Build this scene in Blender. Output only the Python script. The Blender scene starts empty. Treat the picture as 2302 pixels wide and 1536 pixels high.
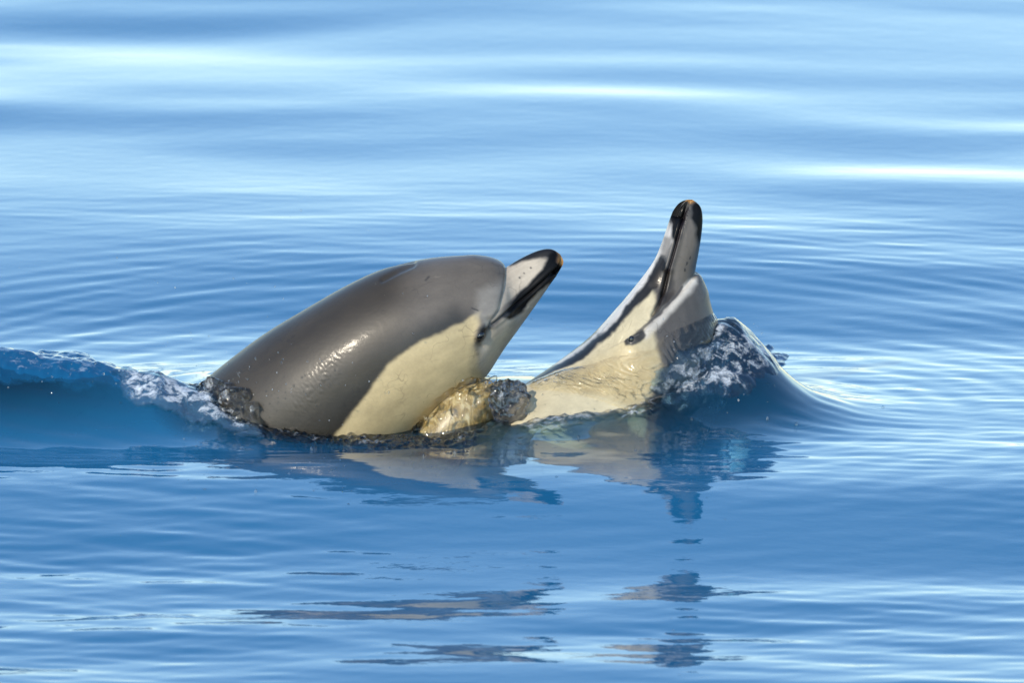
import bpy, bmesh, math, random
import numpy as np
from mathutils import Vector
from mathutils.bvhtree import BVHTree

# ------------------------------------------------------------------ camera, sky, sun, exposure
scene = bpy.context.scene
C = scene.collection
PW, PH = 2302.0, 1536.0
LENS, SENSOR = 400.0, 36.0
FPX = LENS / SENSOR * PW
DIST = 25.58
ELEV = math.radians(9.4)
AIM = np.array([0.0, 0.0, 0.181])
FWD = np.array([0.0, math.cos(ELEV), -math.sin(ELEV)])
UPV = np.array([0.0, math.sin(ELEV), math.cos(ELEV)])
RGT = np.array([1.0, 0.0, 0.0])
CAM = AIM - FWD * DIST

cam_d = bpy.data.cameras.new('camera')
cam_d.lens = LENS
cam_d.sensor_width = SENSOR
cam_d.clip_start = 0.1
cam_d.clip_end = 20000
cam_d.dof.use_dof = True
cam_d.dof.focus_distance = DIST - 0.12
cam_d.dof.aperture_fstop = 7.1
cam = bpy.data.objects.new('camera', cam_d)
cam.location = CAM.tolist()
cam.rotation_euler = (math.radians(90) - ELEV, 0, 0)
C.objects.link(cam)
scene.camera = cam

SUN_EL, SUN_AZ = math.radians(29), math.radians(214)   # azimuth clockwise from +Y: behind and left of the camera
world = bpy.data.worlds.new('World')
scene.world = world
world.use_nodes = True
wn = world.node_tree
wn.nodes.clear()
sky = wn.nodes.new('ShaderNodeTexSky')
sky.sky_type = 'NISHITA'
sky.sun_disc = False
sky.sun_elevation = SUN_EL
sky.sun_rotation = SUN_AZ
sky.air_density = 1.3
sky.dust_density = 0.2
sky.ozone_density = 3.8
bg = wn.nodes.new('ShaderNodeBackground')
bg.inputs['Strength'].default_value = 0.15
wo = wn.nodes.new('ShaderNodeOutputWorld')
wn.links.new(sky.outputs[0], bg.inputs[0])
wn.links.new(bg.outputs[0], wo.inputs[0])

sun_d = bpy.data.lights.new('sun', 'SUN')
sun_d.energy = 2.2
sun_d.angle = math.radians(0.5)
sun_d.color = (1.0, 0.89, 0.72)
sun = bpy.data.objects.new('sun', sun_d)
sdir = Vector((math.sin(SUN_AZ) * math.cos(SUN_EL), math.cos(SUN_AZ) * math.cos(SUN_EL), math.sin(SUN_EL)))
sun.rotation_euler = sdir.to_track_quat('Z', 'Y').to_euler()
C.objects.link(sun)

scene.view_settings.view_transform = 'Standard'
scene.view_settings.look = 'None'
scene.view_settings.exposure = 0.84
scene.view_settings.gamma = 1.0
scene.render.engine = 'CYCLES'
scene.cycles.use_denoising = True
scene.cycles.max_bounces = 10
scene.cycles.transparent_max_bounces = 12
scene.cycles.sample_clamp_indirect = 6.0

# ------------------------------------------------------------------ helpers
def at(px, py, Y):
    """world point of a photograph pixel on the vertical plane at depth Y"""
    d = FWD * FPX + RGT * (px - PW / 2) - UPV * (py - PH / 2)
    k = (Y - CAM[1]) / d[1]
    return CAM + d * k

def atz(px, py, z=0.0):
    d = FWD * FPX + RGT * (px - PW / 2) - UPV * (py - PH / 2)
    k = (z - CAM[2]) / d[2]
    return CAM + d * k

def pchip(x, y, xi):
    x = np.asarray(x, float); y = np.asarray(y, float); xi = np.asarray(xi, float)
    h = np.diff(x); dl = np.diff(y) / h
    m = np.zeros_like(y)
    for i in range(1, len(x) - 1):
        if dl[i - 1] * dl[i] > 0:
            w1 = 2 * h[i] + h[i - 1]; w2 = h[i] + 2 * h[i - 1]
            m[i] = (w1 + w2) / (w1 / dl[i - 1] + w2 / dl[i])
    m[0] = dl[0]; m[-1] = dl[-1]
    xc = np.clip(xi, x[0], x[-1])
    k = np.clip(np.searchsorted(x, xc, side='right') - 1, 0, len(x) - 2)
    t = (xc - x[k]) / h[k]
    return ((2*t**3 - 3*t**2 + 1) * y[k] + (t**3 - 2*t**2 + t) * h[k] * m[k]
            + (-2*t**3 + 3*t**2) * y[k+1] + (t**3 - t**2) * h[k] * m[k+1])

def sstep(a, b, x):
    t = np.clip((x - a) / (b - a), 0, 1)
    return t * t * (3 - 2 * t)

def _hash(ix, iy, iz, seed):
    n = (ix.astype(np.int64) * 374761393 + iy.astype(np.int64) * 668265263 + iz.astype(np.int64) * 2147483647 + seed * 144665) & 0xFFFFFFFF
    n = ((n ^ (n >> 13)) * 1274126177) & 0xFFFFFFFF
    n = ((n ^ (n >> 16)) * 2246822519) & 0xFFFFFFFF
    return ((n ^ (n >> 15)) & 0xFFFFFF) / float(0xFFFFFF) * 2 - 1

def vnoise(p, seed=0):
    """smooth value noise, p (...,3) -> [-1,1]"""
    i = np.floor(p); f = p - i
    f = f * f * f * (f * (f * 6 - 15) + 10)
    i = i.astype(np.int64)
    out = 0
    for dx in (0, 1):
        wx = f[..., 0] if dx else 1 - f[..., 0]
        for dy in (0, 1):
            wy = f[..., 1] if dy else 1 - f[..., 1]
            for dz in (0, 1):
                wz = f[..., 2] if dz else 1 - f[..., 2]
                out = out + wx * wy * wz * _hash(i[..., 0] + dx, i[..., 1] + dy, i[..., 2] + dz, seed)
    return out

def fbm(p, seed=0, octs=3, gain=0.5):
    a = 1.0; s = 0; q = np.array(p, float)
    for o in range(octs):
        s = s + a * vnoise(q, seed + o * 17); q = q * 2.03 + 5.1; a *= gain
    return s

def mesh_obj(name, verts, faces, mat=None, parent=None, smooth=True, col=None, attrs=None):
    me = bpy.data.meshes.new(name)
    verts = np.asarray(verts, np.float32); faces = np.asarray(faces, np.int32)
    n, k = faces.shape
    me.vertices.add(len(verts)); me.vertices.foreach_set('co', verts.ravel())
    me.loops.add(n * k); me.loops.foreach_set('vertex_index', faces.ravel())
    me.polygons.add(n)
    me.polygons.foreach_set('loop_start', np.arange(0, n * k, k, dtype=np.int32))
    me.polygons.foreach_set('loop_total', np.full(n, k, np.int32))
    me.update(calc_edges=True)
    me.validate()
    me.polygons.foreach_set('use_smooth', np.full(len(me.polygons), smooth, bool))
    if col is not None:
        a = me.color_attributes.new('pigment', 'FLOAT_COLOR', 'POINT')
        c4 = np.ones((len(verts), 4), np.float32); c4[:, :3] = col
        a.data.foreach_set('color', c4.ravel())
    for kname, val in (attrs or {}).items():
        a = me.attributes.new(kname, 'FLOAT', 'POINT')
        a.data.foreach_set('value', np.asarray(val, np.float32))
    o = bpy.data.objects.new(name, me)
    if mat: me.materials.append(mat)
    C.objects.link(o)
    if parent: o.parent = parent
    return o

def tag(o, label=None, cat=None, group=None, kind=None):
    if label: o['label'] = label
    if cat: o['category'] = cat
    if group: o['group'] = group
    if kind: o['kind'] = kind
    return o

def srgb(r, g, b):
    f = lambda c: c / 12.92 if c <= 0.04045 else ((c + 0.055) / 1.055) ** 2.4
    return np.array([f(r / 255), f(g / 255), f(b / 255)])

class NT:
    def __init__(self, name):
        self.m = bpy.data.materials.new(name); self.m.use_nodes = True
        self.t = self.m.node_tree; self.t.nodes.clear()
        self.out = self.t.nodes.new('ShaderNodeOutputMaterial')
    def n(self, typ, **kw):
        nd = self.t.nodes.new('ShaderNode' + typ)
        for k, v in kw.items():
            if k.startswith('_'): setattr(nd, k[1:], v)
            else:
                key = int(k[1:]) if k[0] == 'i' and k[1:].isdigit() else k
                s = nd.inputs[key]
                if hasattr(v, 'is_output') or isinstance(v, bpy.types.NodeSocket): self.t.links.new(v, s)
                else: s.default_value = v
        return nd
    def link(self, a, b): self.t.links.new(a, b)
    def math(self, op, a, b=None, clamp=False):
        nd = self.t.nodes.new('ShaderNodeMath'); nd.operation = op; nd.use_clamp = clamp
        for i, v in enumerate((a, b)):
            if v is None: continue
            if isinstance(v, bpy.types.NodeSocket): self.t.links.new(v, nd.inputs[i])
            else: nd.inputs[i].default_value = v
        return nd.outputs[0]

DEEP = (0.011, 0.118, 0.245, 1)

def mat_sea():
    k = NT('sea_water')
    murk = k.n('Attribute', _attribute_name='murk').outputs['Fac']
    tc = k.n('NewGeometry').outputs['Position']
    mp = k.n('Mapping', Vector=tc, Scale=(7, 10, 7)).outputs[0]
    no = k.n('TexNoise', Vector=mp, Scale=2.2, Detail=3.0, Roughness=0.5).outputs['Fac']
    bump = k.n('Bump', Height=no, Strength=0.12, Distance=0.005).outputs[0]
    fr = k.n('Fresnel', IOR=1.333, Normal=bump).outputs[0]
    gl = k.n('BsdfGlossy', Color=(1, 1, 1, 1), Roughness=0.03, Normal=bump).outputs[0]
    df = k.n('BsdfDiffuse', Color=DEEP).outputs[0]
    tr = k.n('BsdfTransparent', Color=(0.72, 0.9, 0.93, 1)).outputs[0]
    inner = k.n('MixShader', i0=murk, i1=tr, i2=df).outputs[0]
    sh = k.n('MixShader', i0=fr, i1=inner, i2=gl).outputs[0]
    k.link(sh, k.out.inputs[0])
    return k.m

def mat_deep():
    k = NT('deep_water')
    df = k.n('BsdfDiffuse', Color=(0.002, 0.03, 0.12, 1)).outputs[0]
    k.link(df, k.out.inputs[0])
    return k.m

def mat_film(name, tint, refr, foam, bumpd=0.003, rough=0.07, milk=0.0, milkcol=(0.4, 0.55, 0.65, 1)):
    """clear splash water: fresnel gloss over part straight-through, part refracted light, with flecks of foam"""
    k = NT(name)
    tc = k.n('NewGeometry').outputs['Position']
    n1 = k.n('TexNoise', Vector=tc, Scale=55.0, Detail=4.0, Roughness=0.6).outputs['Fac']
    bump = k.n('Bump', Height=n1, Strength=0.5, Distance=bumpd).outputs[0]
    fr = k.n('Fresnel', IOR=1.333, Normal=bump).outputs[0]
    gl = k.n('BsdfGlossy', Color=(1, 1, 1, 1), Roughness=rough, Normal=bump).outputs[0]
    tr = k.n('BsdfTransparent', Color=tint).outputs[0]
    rf = k.n('BsdfRefraction', Color=(0.95, 0.98, 1, 1), Roughness=0.02, IOR=1.2, Normal=bump).outputs[0]
    clear = k.n('MixShader', i0=refr, i1=tr, i2=rf).outputs[0]
    clear = k.n('MixShader', i0=milk, i1=clear, i2=k.n('BsdfDiffuse', Color=milkcol, Normal=bump).outputs[0]).outputs[0]
    sh = k.n('MixShader', i0=fr, i1=clear, i2=gl).outputs[0]
    fa = k.n('Attribute', _attribute_name='foam').outputs['Fac']
    n2 = k.n('TexNoise', Vector=tc, Scale=40.0, Detail=6.0, Roughness=0.66, Distortion=0.3).outputs['Fac']
    fm = k.math('MULTIPLY', k.math('SUBTRACT', k.math('ADD', n2, k.math('MULTIPLY', fa, 0.34)), 0.72), 4.0, True)
    fm = k.math('MULTIPLY', fm, k.math('MULTIPLY', fa, foam))
    wh = k.n('BsdfDiffuse', Color=(0.78, 0.83, 0.88, 1), Normal=bump).outputs[0]
    sh = k.n('MixShader', i0=fm, i1=sh, i2=wh).outputs[0]
    ed = k.n('Attribute', _attribute_name='edge').outputs['Fac']
    n5 = k.n('TexNoise', Vector=tc, Scale=70.0, Detail=4.0, Roughness=0.6).outputs['Fac']
    ef = k.math('MULTIPLY', k.math('SUBTRACT', k.math('ADD', k.math('MULTIPLY', ed, 1.3), n5), 0.75), 2.6, True)
    sh = k.n('MixShader', i0=ef, i1=k.n('BsdfTransparent').outputs[0], i2=sh).outputs[0]
    k.link(sh, k.out.inputs[0])
    return k.m

def mat_skin(name):
    k = NT(name)
    col = k.n('Attribute', _attribute_name='pigment').outputs['Color']
    tc = k.n('TexCoord').outputs['Object']
    n1 = k.n('TexNoise', Vector=tc, Scale=9.0, Detail=6.0, Roughness=0.62).outputs['Fac']
    n2 = k.n('TexNoise', Vector=tc, Scale=160.0, Detail=3.0, Roughness=0.6).outputs['Fac']
    v = k.math('ADD', 0.6, k.math('MULTIPLY', n1, 0.62))
    v = k.math('ADD', v, k.math('MULTIPLY', k.math('SUBTRACT', n2, 0.5), 0.22))
    cm = k.n('VectorMath', _operation='SCALE'); k.link(col, cm.inputs[0]); k.link(v, cm.inputs['Scale'])
    # wandering dark lines painted for caustic water light; scratches follow in the bump
    ws = k.n('TexNoise', Vector=tc, Scale=26.0, Detail=1.5, Roughness=0.5).outputs['Fac']
    wl = k.math('SUBTRACT', 1.0, k.math('MULTIPLY', k.math('ABSOLUTE', k.math('SUBTRACT', ws, 0.5)), 70.0), True)
    wm = k.math('MULTIPLY', k.math('SUBTRACT', k.n('TexNoise', Vector=tc, Scale=17.0, Detail=1.0).outputs['Fac'], 0.5), 7.0, True)
    wk = k.math('SUBTRACT', 1.0, k.math('MULTIPLY', k.math('MULTIPLY', wl, wm), 0.35))
    cm2 = k.n('VectorMath', _operation='SCALE'); k.link(cm.outputs[0], cm2.inputs[0]); k.link(wk, cm2.inputs['Scale'])
    cm = cm2
    mp = k.n('Mapping', Vector=tc, Rotation=(0, 0.7, 0), Scale=(10, 10, 90)).outputs[0]
    n3 = k.n('TexNoise', Vector=mp, Scale=2.0, Detail=2.0).outputs['Fac']
    n4 = k.n('TexNoise', Vector=tc, Scale=6.0, Detail=2.0).outputs['Fac']
    hgt = k.math('ADD', k.math('MULTIPLY', n1, 0.6), k.math('MULTIPLY', k.math('MULTIPLY', n3, n4), 0.08))
    bump = k.n('Bump', Height=hgt, Strength=0.12, Distance=0.02).outputs[0]
    rg = k.math('ADD', 0.40, k.math('MULTIPLY', n4, 0.16))
    p = k.n('BsdfPrincipled', Roughness=rg, Normal=bump)
    k.link(cm.outputs[0], p.inputs['Base Color'])
    p.inputs['IOR'].default_value = 1.4
    lum = k.n('RGBToBW'); k.link(col, lum.inputs[0])
    k.link(k.math('MINIMUM', k.math('ADD', 0.10, k.math('MULTIPLY', lum.outputs[0], 24.0)), 0.62), p.inputs['Specular IOR Level'])
    p.inputs['Coat Weight'].default_value = 0.2
    p.inputs['Coat Roughness'].default_value = 0.16
    p.inputs['Coat IOR'].default_value = 1.33
    n6 = k.n('TexNoise', Vector=tc, Scale=130.0, Detail=3.0, Roughness=0.6).outputs['Fac']
    cb = k.n('Bump', Height=n6, Strength=0.08, Distance=0.003, Normal=bump).outputs[0]
    k.link(cb, p.inputs['Coat Normal'])
    k.link(p.outputs[0], k.out.inputs[0])
    return k.m

def mat_plain(name, color, rough, spec=0.5):
    k = NT(name)
    tc = k.n('TexCoord').outputs['Object']
    n1 = k.n('TexNoise', Vector=tc, Scale=220.0, Detail=2.0).outputs['Fac']
    v = k.math('ADD', 0.7, k.math('MULTIPLY', n1, 0.6))
    rgb = k.n('RGB'); rgb.outputs[0].default_value = color
    cm = k.n('VectorMath', _operation='SCALE'); k.link(rgb.outputs[0], cm.inputs[0]); k.link(v, cm.inputs['Scale'])
    p = k.n('BsdfPrincipled', Roughness=rough)
    k.link(cm.outputs[0], p.inputs['Base Color'])
    p.inputs['Specular IOR Level'].default_value = spec
    k.link(p.outputs[0], k.out.inputs[0])
    return k.m

M_SEA, M_DEEP = mat_sea(), mat_deep()
M_SKIN = mat_skin('wet_dolphin_skin')
M_FIN = mat_plain('dark_fin_skin', (0.03, 0.03, 0.032, 1), 0.25)
M_EYE = mat_plain('wet_black_eye', (0.004, 0.004, 0.005, 1), 0.06, 0.8)

# ------------------------------------------------------------------ dolphins (built before the sea so that the water knows their bodies)
def signed_mask(P, poly, soft):
    """soft inside mask of a polygon, P (n,2), 1 inside -> 0 outside over 'soft' px"""
    poly = np.asarray(poly, float)
    n = len(P)
    inside = np.zeros(n, bool); dist = np.full(n, 1e9)
    for i in range(len(poly)):
        a = poly[i]; b = poly[(i + 1) % len(poly)]
        ab = b - a; ap = P - a
        t = np.clip((ap @ ab) / max(ab @ ab, 1e-9), 0, 1)
        dd = np.hypot(ap[:, 0] - t * ab[0], ap[:, 1] - t * ab[1])
        dist = np.minimum(dist, dd)
        cond = ((a[1] > P[:, 1]) != (b[1] > P[:, 1]))
        with np.errstate(divide='ignore', invalid='ignore'):
            xx = a[0] + (P[:, 1] - a[1]) / (b[1] - a[1] + 1e-12) * ab[0]
        inside ^= cond & (P[:, 0] < xx)
    sd = np.where(inside, dist, -dist)
    return sstep(-soft, soft, sd)

def line_dist(P, pts):
    pts = np.asarray(pts, float); dist = np.full(len(P), 1e9)
    for a, b in zip(pts[:-1], pts[1:]):
        ab = b - a; ap = P - a
        t = np.clip((ap @ ab) / max(ab @ ab, 1e-9), 0, 1)
        dist = np.minimum(dist, np.hypot(ap[:, 0] - t * ab[0], ap[:, 1] - t * ab[1]))
    return dist

class Dolphin: pass

def tab(knots, sq, s0):
    fs = np.arange(-60, 2100, 1.0)
    raw = pchip(*zip(*knots), fs)
    kk = np.exp(-(np.arange(-60, 61) / 24.0) ** 2); kk /= kk.sum()
    sm = np.convolve(np.pad(raw, 60, mode='edge'), kk, 'valid')
    w = sstep(s0, s0 + 50, fs)
    fine = raw * (1 - w) + sm * w
    return np.where(sq < s0, pchip(*zip(*knots), sq), np.interp(sq, fs, fine))

def loft(tip, back, vent, side, s_arr, top, bot, cen, wid, roll, axis3d, notch_shift, feat=None, nth=360, notch_end=400, notch=113):
    """loft a dolphin: tip px, unit px vectors back (towards the tail) and vent (towards the belly);
    top/bot contours, cen (widest line) and wid (half width) as (s, t) tables in px along the axis.
    side=+1 when the near (camera) flank has positive section angle."""
    D = Dolphin()
    s = s_arr; ns = len(s)
    th = np.linspace(-math.pi, math.pi, nth, endpoint=False)      # image angle: 0 belly, +-pi back, + = near flank
    S, TH = np.meshgrid(s, th, indexing='ij')
    TB = (TH + roll + math.pi) % (2 * math.pi) - math.pi          # body angle
    ab = np.abs(TB)
    fade = 1 - sstep(notch_end * 0.55, notch_end, S)
    shift = notch_shift * (1 - sstep(math.radians(70), math.radians(165), ab)) * fade
    Se = np.clip(S - shift, s[0], None)
    s0 = notch + 28
    cenS = tab(cen, S, s0 - 70)
    topS = tab(top, Se, s0) + (cenS - tab(cen, Se, s0 - 70))
    botS = tab(bot, S, s0 - 60)
    wS = tab(wid, np.clip(S - shift * 0.6, s[0], None), s0)
    c = np.cos(TH); sn = np.sin(TH)
    ext = np.where(c > 0, botS - cenS, cenS - topS)
    # slightly fuller than an ellipse on the flanks
    cc = np.sign(c) * np.abs(c) ** 0.96; ss = np.sign(sn) * np.abs(sn) ** 0.94
    T = cenS + np.maximum(ext, 0) * cc
    L = wS * ss
    th_auth = ab - roll
    ca = np.cos(th_auth)
    exta = np.where(ca > 0, botS - cenS, cenS - topS)
    Ta = cenS + np.maximum(exta, 0) * np.sign(ca) * np.abs(ca) ** 0.96
    D.auth = np.stack([tip[0] + S * back[0] + Ta * vent[0], tip[1] + S * back[1] + Ta * vent[1]], -1).reshape(-1, 2)
    D.S, D.TB, D.TH = S.ravel(), TB.ravel(), TH.ravel()
    # 3D axis
    A = np.array([axis3d(v) for v in s])                          # axis points (t = 0)
    tan = np.gradient(A, axis=0); tan /= np.linalg.norm(tan, axis=1)[:, None]
    vw = RGT * vent[0] - UPV * vent[1]
    V = vw - tan * (tan @ vw)[:, None]; V /= np.linalg.norm(V, axis=1)[:, None]
    N = np.cross(tan, V)
    sgn = np.sign((N @ -FWD)[: max(2, ns // 4)].mean())
    N = N * sgn
    pos = A[:, None, :] + (T[..., None] * V[:, None, :] + L[..., None] * N[:, None, :]) * 0.001
    D.grid = pos
    D.shape = (ns, nth)
    D.V, D.N, D.A, D.tan = V, N, A, tan
    return D

def grid_normals(pos):
    du = np.gradient(pos, axis=0)
    dv = (np.roll(pos, -1, 1) - np.roll(pos, 1, 1))
    n = np.cross(du, dv); l = np.linalg.norm(n, axis=2, keepdims=True); n = n / np.maximum(l, 1e-12)
    ctr = pos.mean(1, keepdims=True)
    if ((pos - ctr) * n).sum(2).mean() < 0: n = -n
    return n

def grid_faces(ns, nth):
    i = np.arange(ns - 1)[:, None]; j = np.arange(nth)[None, :]
    a = i * nth + j; b = i * nth + (j + 1) % nth; c = (i + 1) * nth + (j + 1) % nth; d = (i + 1) * nth + j
    return np.stack([a, b, c, d], -1).reshape(-1, 4)

def orient(pos, faces):
    v = pos.reshape(-1, 3); f = faces[len(faces) // 3]
    n = np.cross(v[f[1]] - v[f[0]], v[f[2]] - v[f[0]])
    row = f[0] // pos.shape[1]
    if n @ (v[f[0]] - pos[row].mean(0)) < 0: faces = faces[:, ::-1]
    return faces

def build_body(D, parent, name='body'):
    ns, nth = D.shape
    f = orient(D.grid, grid_faces(ns, nth))
    D.faces = f
    o = mesh_obj(name, D.grid.reshape(-1, 3), f, M_SKIN, parent, col=D.col)
    return o

def axis_to(tip, back, yfun, path=None):
    def f(s):
        return at(tip[0] + s * back[0], tip[1] + s * back[1], yfun(s))
    return f

def to_st(tip, back, vent, pts):
    out = []
    for x, y in pts:
        d = (x - tip[0], y - tip[1])
        out.append((d[0] * back[0] + d[1] * back[1], d[0] * vent[0] + d[1] * vent[1]))
    return out

def fin(name, root, span, chord, sweep, thick, parent, mat=None, nrm=None):
    """a swept, tapering, rounded fin: root point, span vector, chord vector, sweep along the chord"""
    root = np.array(root); span = np.array(span); chord = np.array(chord)
    nrm = np.cross(span, chord); nrm = nrm / np.linalg.norm(nrm)
    ns, nc = 22, 24
    vs = []
    for i in range(ns):
        u = i / (ns - 1)
        cl = max(0.03, (1 - u ** 1.6) * (1 - 0.25 * u)); off = sweep * u ** 1.5
        for j in range(nc):
            a = 2 * math.pi * j / nc
            x = 0.5 - 0.5 * math.cos(a)
            yv = math.sin(a) * thick * cl * (1 - 0.55 * x) * 0.5
            vs.append(root + span * u + chord * (off + x * cl) + nrm * yv)
    f = grid_faces(ns, nc)
    return mesh_obj(name, np.array(vs), f, mat or M_FIN, parent)

# ---------- dolphin leaping to the right, right flank to the camera
a40 = math.radians(40)
T1 = (1268.0, 582.0); B1 = (-math.cos(a40), math.sin(a40)); V1 = (math.sin(a40), math.cos(a40))
top1 = [(0, -14), (3, -26), (7, -34), (18, -44), (42, -55), (86, -65.5), (108, -69), (113, -71), (116, -78), (119, -88), (126, -104), (134, -117), (152, -139), (178, -158), (210, -182), (252, -208), (336, -248), (420, -270),
        (502, -285), (664, -308), (785, -312), (950, -300), (1150, -260), (1400, -200), (1600, -160), (1800, -125), (1950, -105)]
bot1 = [(0, -14), (3, 0), (7, 6), (20, 12), (64, 25), (123, 41), (189, 58), (255, 74), (310, 88), (435, 92), (512, 96), (664, 100), (785, 98), (950, 80), (1150, 40), (1400, -20), (1600, -60), (1800, -90), (1950, -100)]
cen1 = [(0, -14), (10, -4), (40, 3), (150, 5), (200, -12), (255, -42), (340, -78), (500, -98), (700, -104), (1000, -108), (1950, -102)]
wid1 = [(0, 0), (2, 9), (5, 14), (12, 20), (30, 26), (70, 33), (108, 44), (118, 52), (130, 72), (150, 92), (200, 122), (260, 144), (340, 164), (500, 185), (664, 196), (785, 195), (950, 182), (1150, 150), (1400, 95), (1600, 55), (1800, 26), (1950, 14)]
s1 = np.concatenate([np.array([0, .4, 1, 2, 3.2]), np.arange(5, 100, 2.2), np.arange(100, 150, 1.0), np.arange(150, 800, 2.4), np.arange(803, 1951, 12)])
ROLL1 = math.radians(10)
y1 = lambda s: 0.0 + 0.07 * (max(0, s - 120) / 680.0) ** 2.2
D1 = loft(T1, B1, V1, 1, s1, top1, bot1, cen1, wid1, ROLL1, axis_to(T1, B1, y1), 62)

def sculpt(D, mouth, mouth_depth, extras=()):
    n = grid_normals(D.grid).reshape(-1, 3)
    p = D.grid.reshape(-1, 3)
    d = line_dist(D.auth, mouth)
    off = -mouth_depth * np.exp(-(d / 2.6) ** 2) + mouth_depth * 0.45 * np.exp(-((d - 7) / 4.0) ** 2)
    for kind, pts, w, amp in extras:
        dd = line_dist(D.auth, pts)
        if kind == 'step':          # skin overlapping on one side of a crease: amp, crease width, fade length, side
            hgt, fade_l, sx, sy = amp
            a0 = np.asarray(pts[0], float); b0 = np.asarray(pts[-1], float)
            seg = np.asarray(pts, float); best = np.full(len(D.auth), 1e9); sgn_ = np.zeros(len(D.auth))
            for a_, b_ in zip(seg[:-1], seg[1:]):
                ab_ = b_ - a_; ap_ = D.auth - a_
                t_ = np.clip((ap_ @ ab_) / (ab_ @ ab_), 0, 1)
                q_ = ap_ - t_[:, None] * ab_
                d_ = np.hypot(q_[:, 0], q_[:, 1]); cl = d_ < best
                best = np.where(cl, d_, best)
                sgn_ = np.where(cl, ap_[:, 0] * -ab_[1] + ap_[:, 1] * ab_[0], sgn_)
            ref = (sx - a0[0]) * -(b0 - a0)[1] + (sy - a0[1]) * (b0 - a0)[0]
            sgn_ = np.sign(sgn_ * ref) * best
            off = off + hgt * sstep(-w, w, sgn_) * np.exp(-(np.maximum(sgn_, 0) / fade_l) ** 2) - 0.4 * hgt * np.exp(-(best / w / 1.3) ** 2)
        elif kind == 'contour':     # ripples shaped into the skin to imitate caustic light under the water film
            q_ = np.stack([D.auth[:, 0] / 70, D.auth[:, 1] / 45, D.S * 0], -1)
            off = off + amp * np.sin(fbm(q_, 21, 2) * 30) * signed_mask(D.auth, pts, w)
        elif kind == 'wrinkle':
            off = off + amp * np.sin(D.S * 2 * math.pi / w + 6.0 * fbm(np.stack([D.auth[:, 0] / 14, D.auth[:, 1] / 14, D.S * 0], -1), 8, 2)) * signed_mask(D.auth, pts, 22)
        else:
            off = off + amp * np.exp(-(dd / w) ** 2)
    off = off * sstep(2, 14, D.S)
    p = p + n * off[:, None]
    D.grid = p.reshape(D.grid.shape)

mouth1 = [(1263, 594), (1250, 606), (1225, 630), (1195, 656), (1165, 680), (1140, 703), (1118, 722)]
sculpt(D1, mouth1, 0.0035, [
    ('eye', [(1087, 745), (1094, 728)], 11, 0.007),
    ('socket', [(1108, 712), (1106, 745), (1098, 770)], 9, -0.004),
    ('step', [(1134, 585), (1138, 615), (1135, 650), (1128, 690), (1112, 715)], 3.5, (0.006, 40, 1060, 640)),
    ('wrinkle', [(690, 880), (760, 780), (810, 770), (790, 830), (730, 900)], 9, 0.00035),
    ('blow', [(935, 592), (905, 604), (870, 622)], 5, -0.004),
    ('chin', [(1100, 790), (1085, 840)], 22, 0.004),
])

def paint(D, base, layers, seed):
    P = D.auth
    col = np.tile(np.asarray(base, float), (len(P), 1))
    q = np.stack([P[:, 0] / 22, P[:, 1] / 22, np.zeros(len(P))], -1)
    wob = np.stack([fbm(q, seed, 3), fbm(q + 31, seed + 5, 3)], -1)
    for typ, pts, soft, c, wobble, op in layers:
        Q = P + wob * wobble
        if typ == 'poly': m = signed_mask(Q, pts, soft)
        else:
            w, e = soft
            m = 1 - sstep(w - e, w + e, line_dist(Q, pts))
        m = (m * op)[:, None]
        col = col * (1 - m) + np.asarray(c) * m
    st = fbm(np.stack([D.S / 160, np.abs(D.TB) * 5, D.S * 0 + seed], -1), seed + 40, 4)
    bl = fbm(np.stack([D.S / 30, np.abs(D.TB) * 9, D.S * 0 + seed], -1), seed + 60, 3)
    col = col * (1 + 0.10 * st + 0.05 * bl)[:, None]
    rr = np.random.default_rng(seed)
    lo, hi = P[D.S < 620].min(0), P[D.S < 620].max(0)
    for q in range(34):                                   # tooth rakes and scratches
        x, y = lo + rr.random(2) * (hi - lo); a = rr.normal(0.7, 0.5); l = 8 + 40 * rr.random() ** 2
        m = 1 - sstep(0.4, 2.2, line_dist(P + wob * 4, [(x, y), (x + l * math.cos(a), y - l * math.sin(a))]))
        t = 0.35 * rr.random() * (1 if rr.random() < 0.5 else -1)
        col = col * (1 + (m * t)[:, None])
    D.col = np.clip(col, 0.001, 1) * 0.60 * np.array([1.03, 0.98, 0.90])

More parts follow.
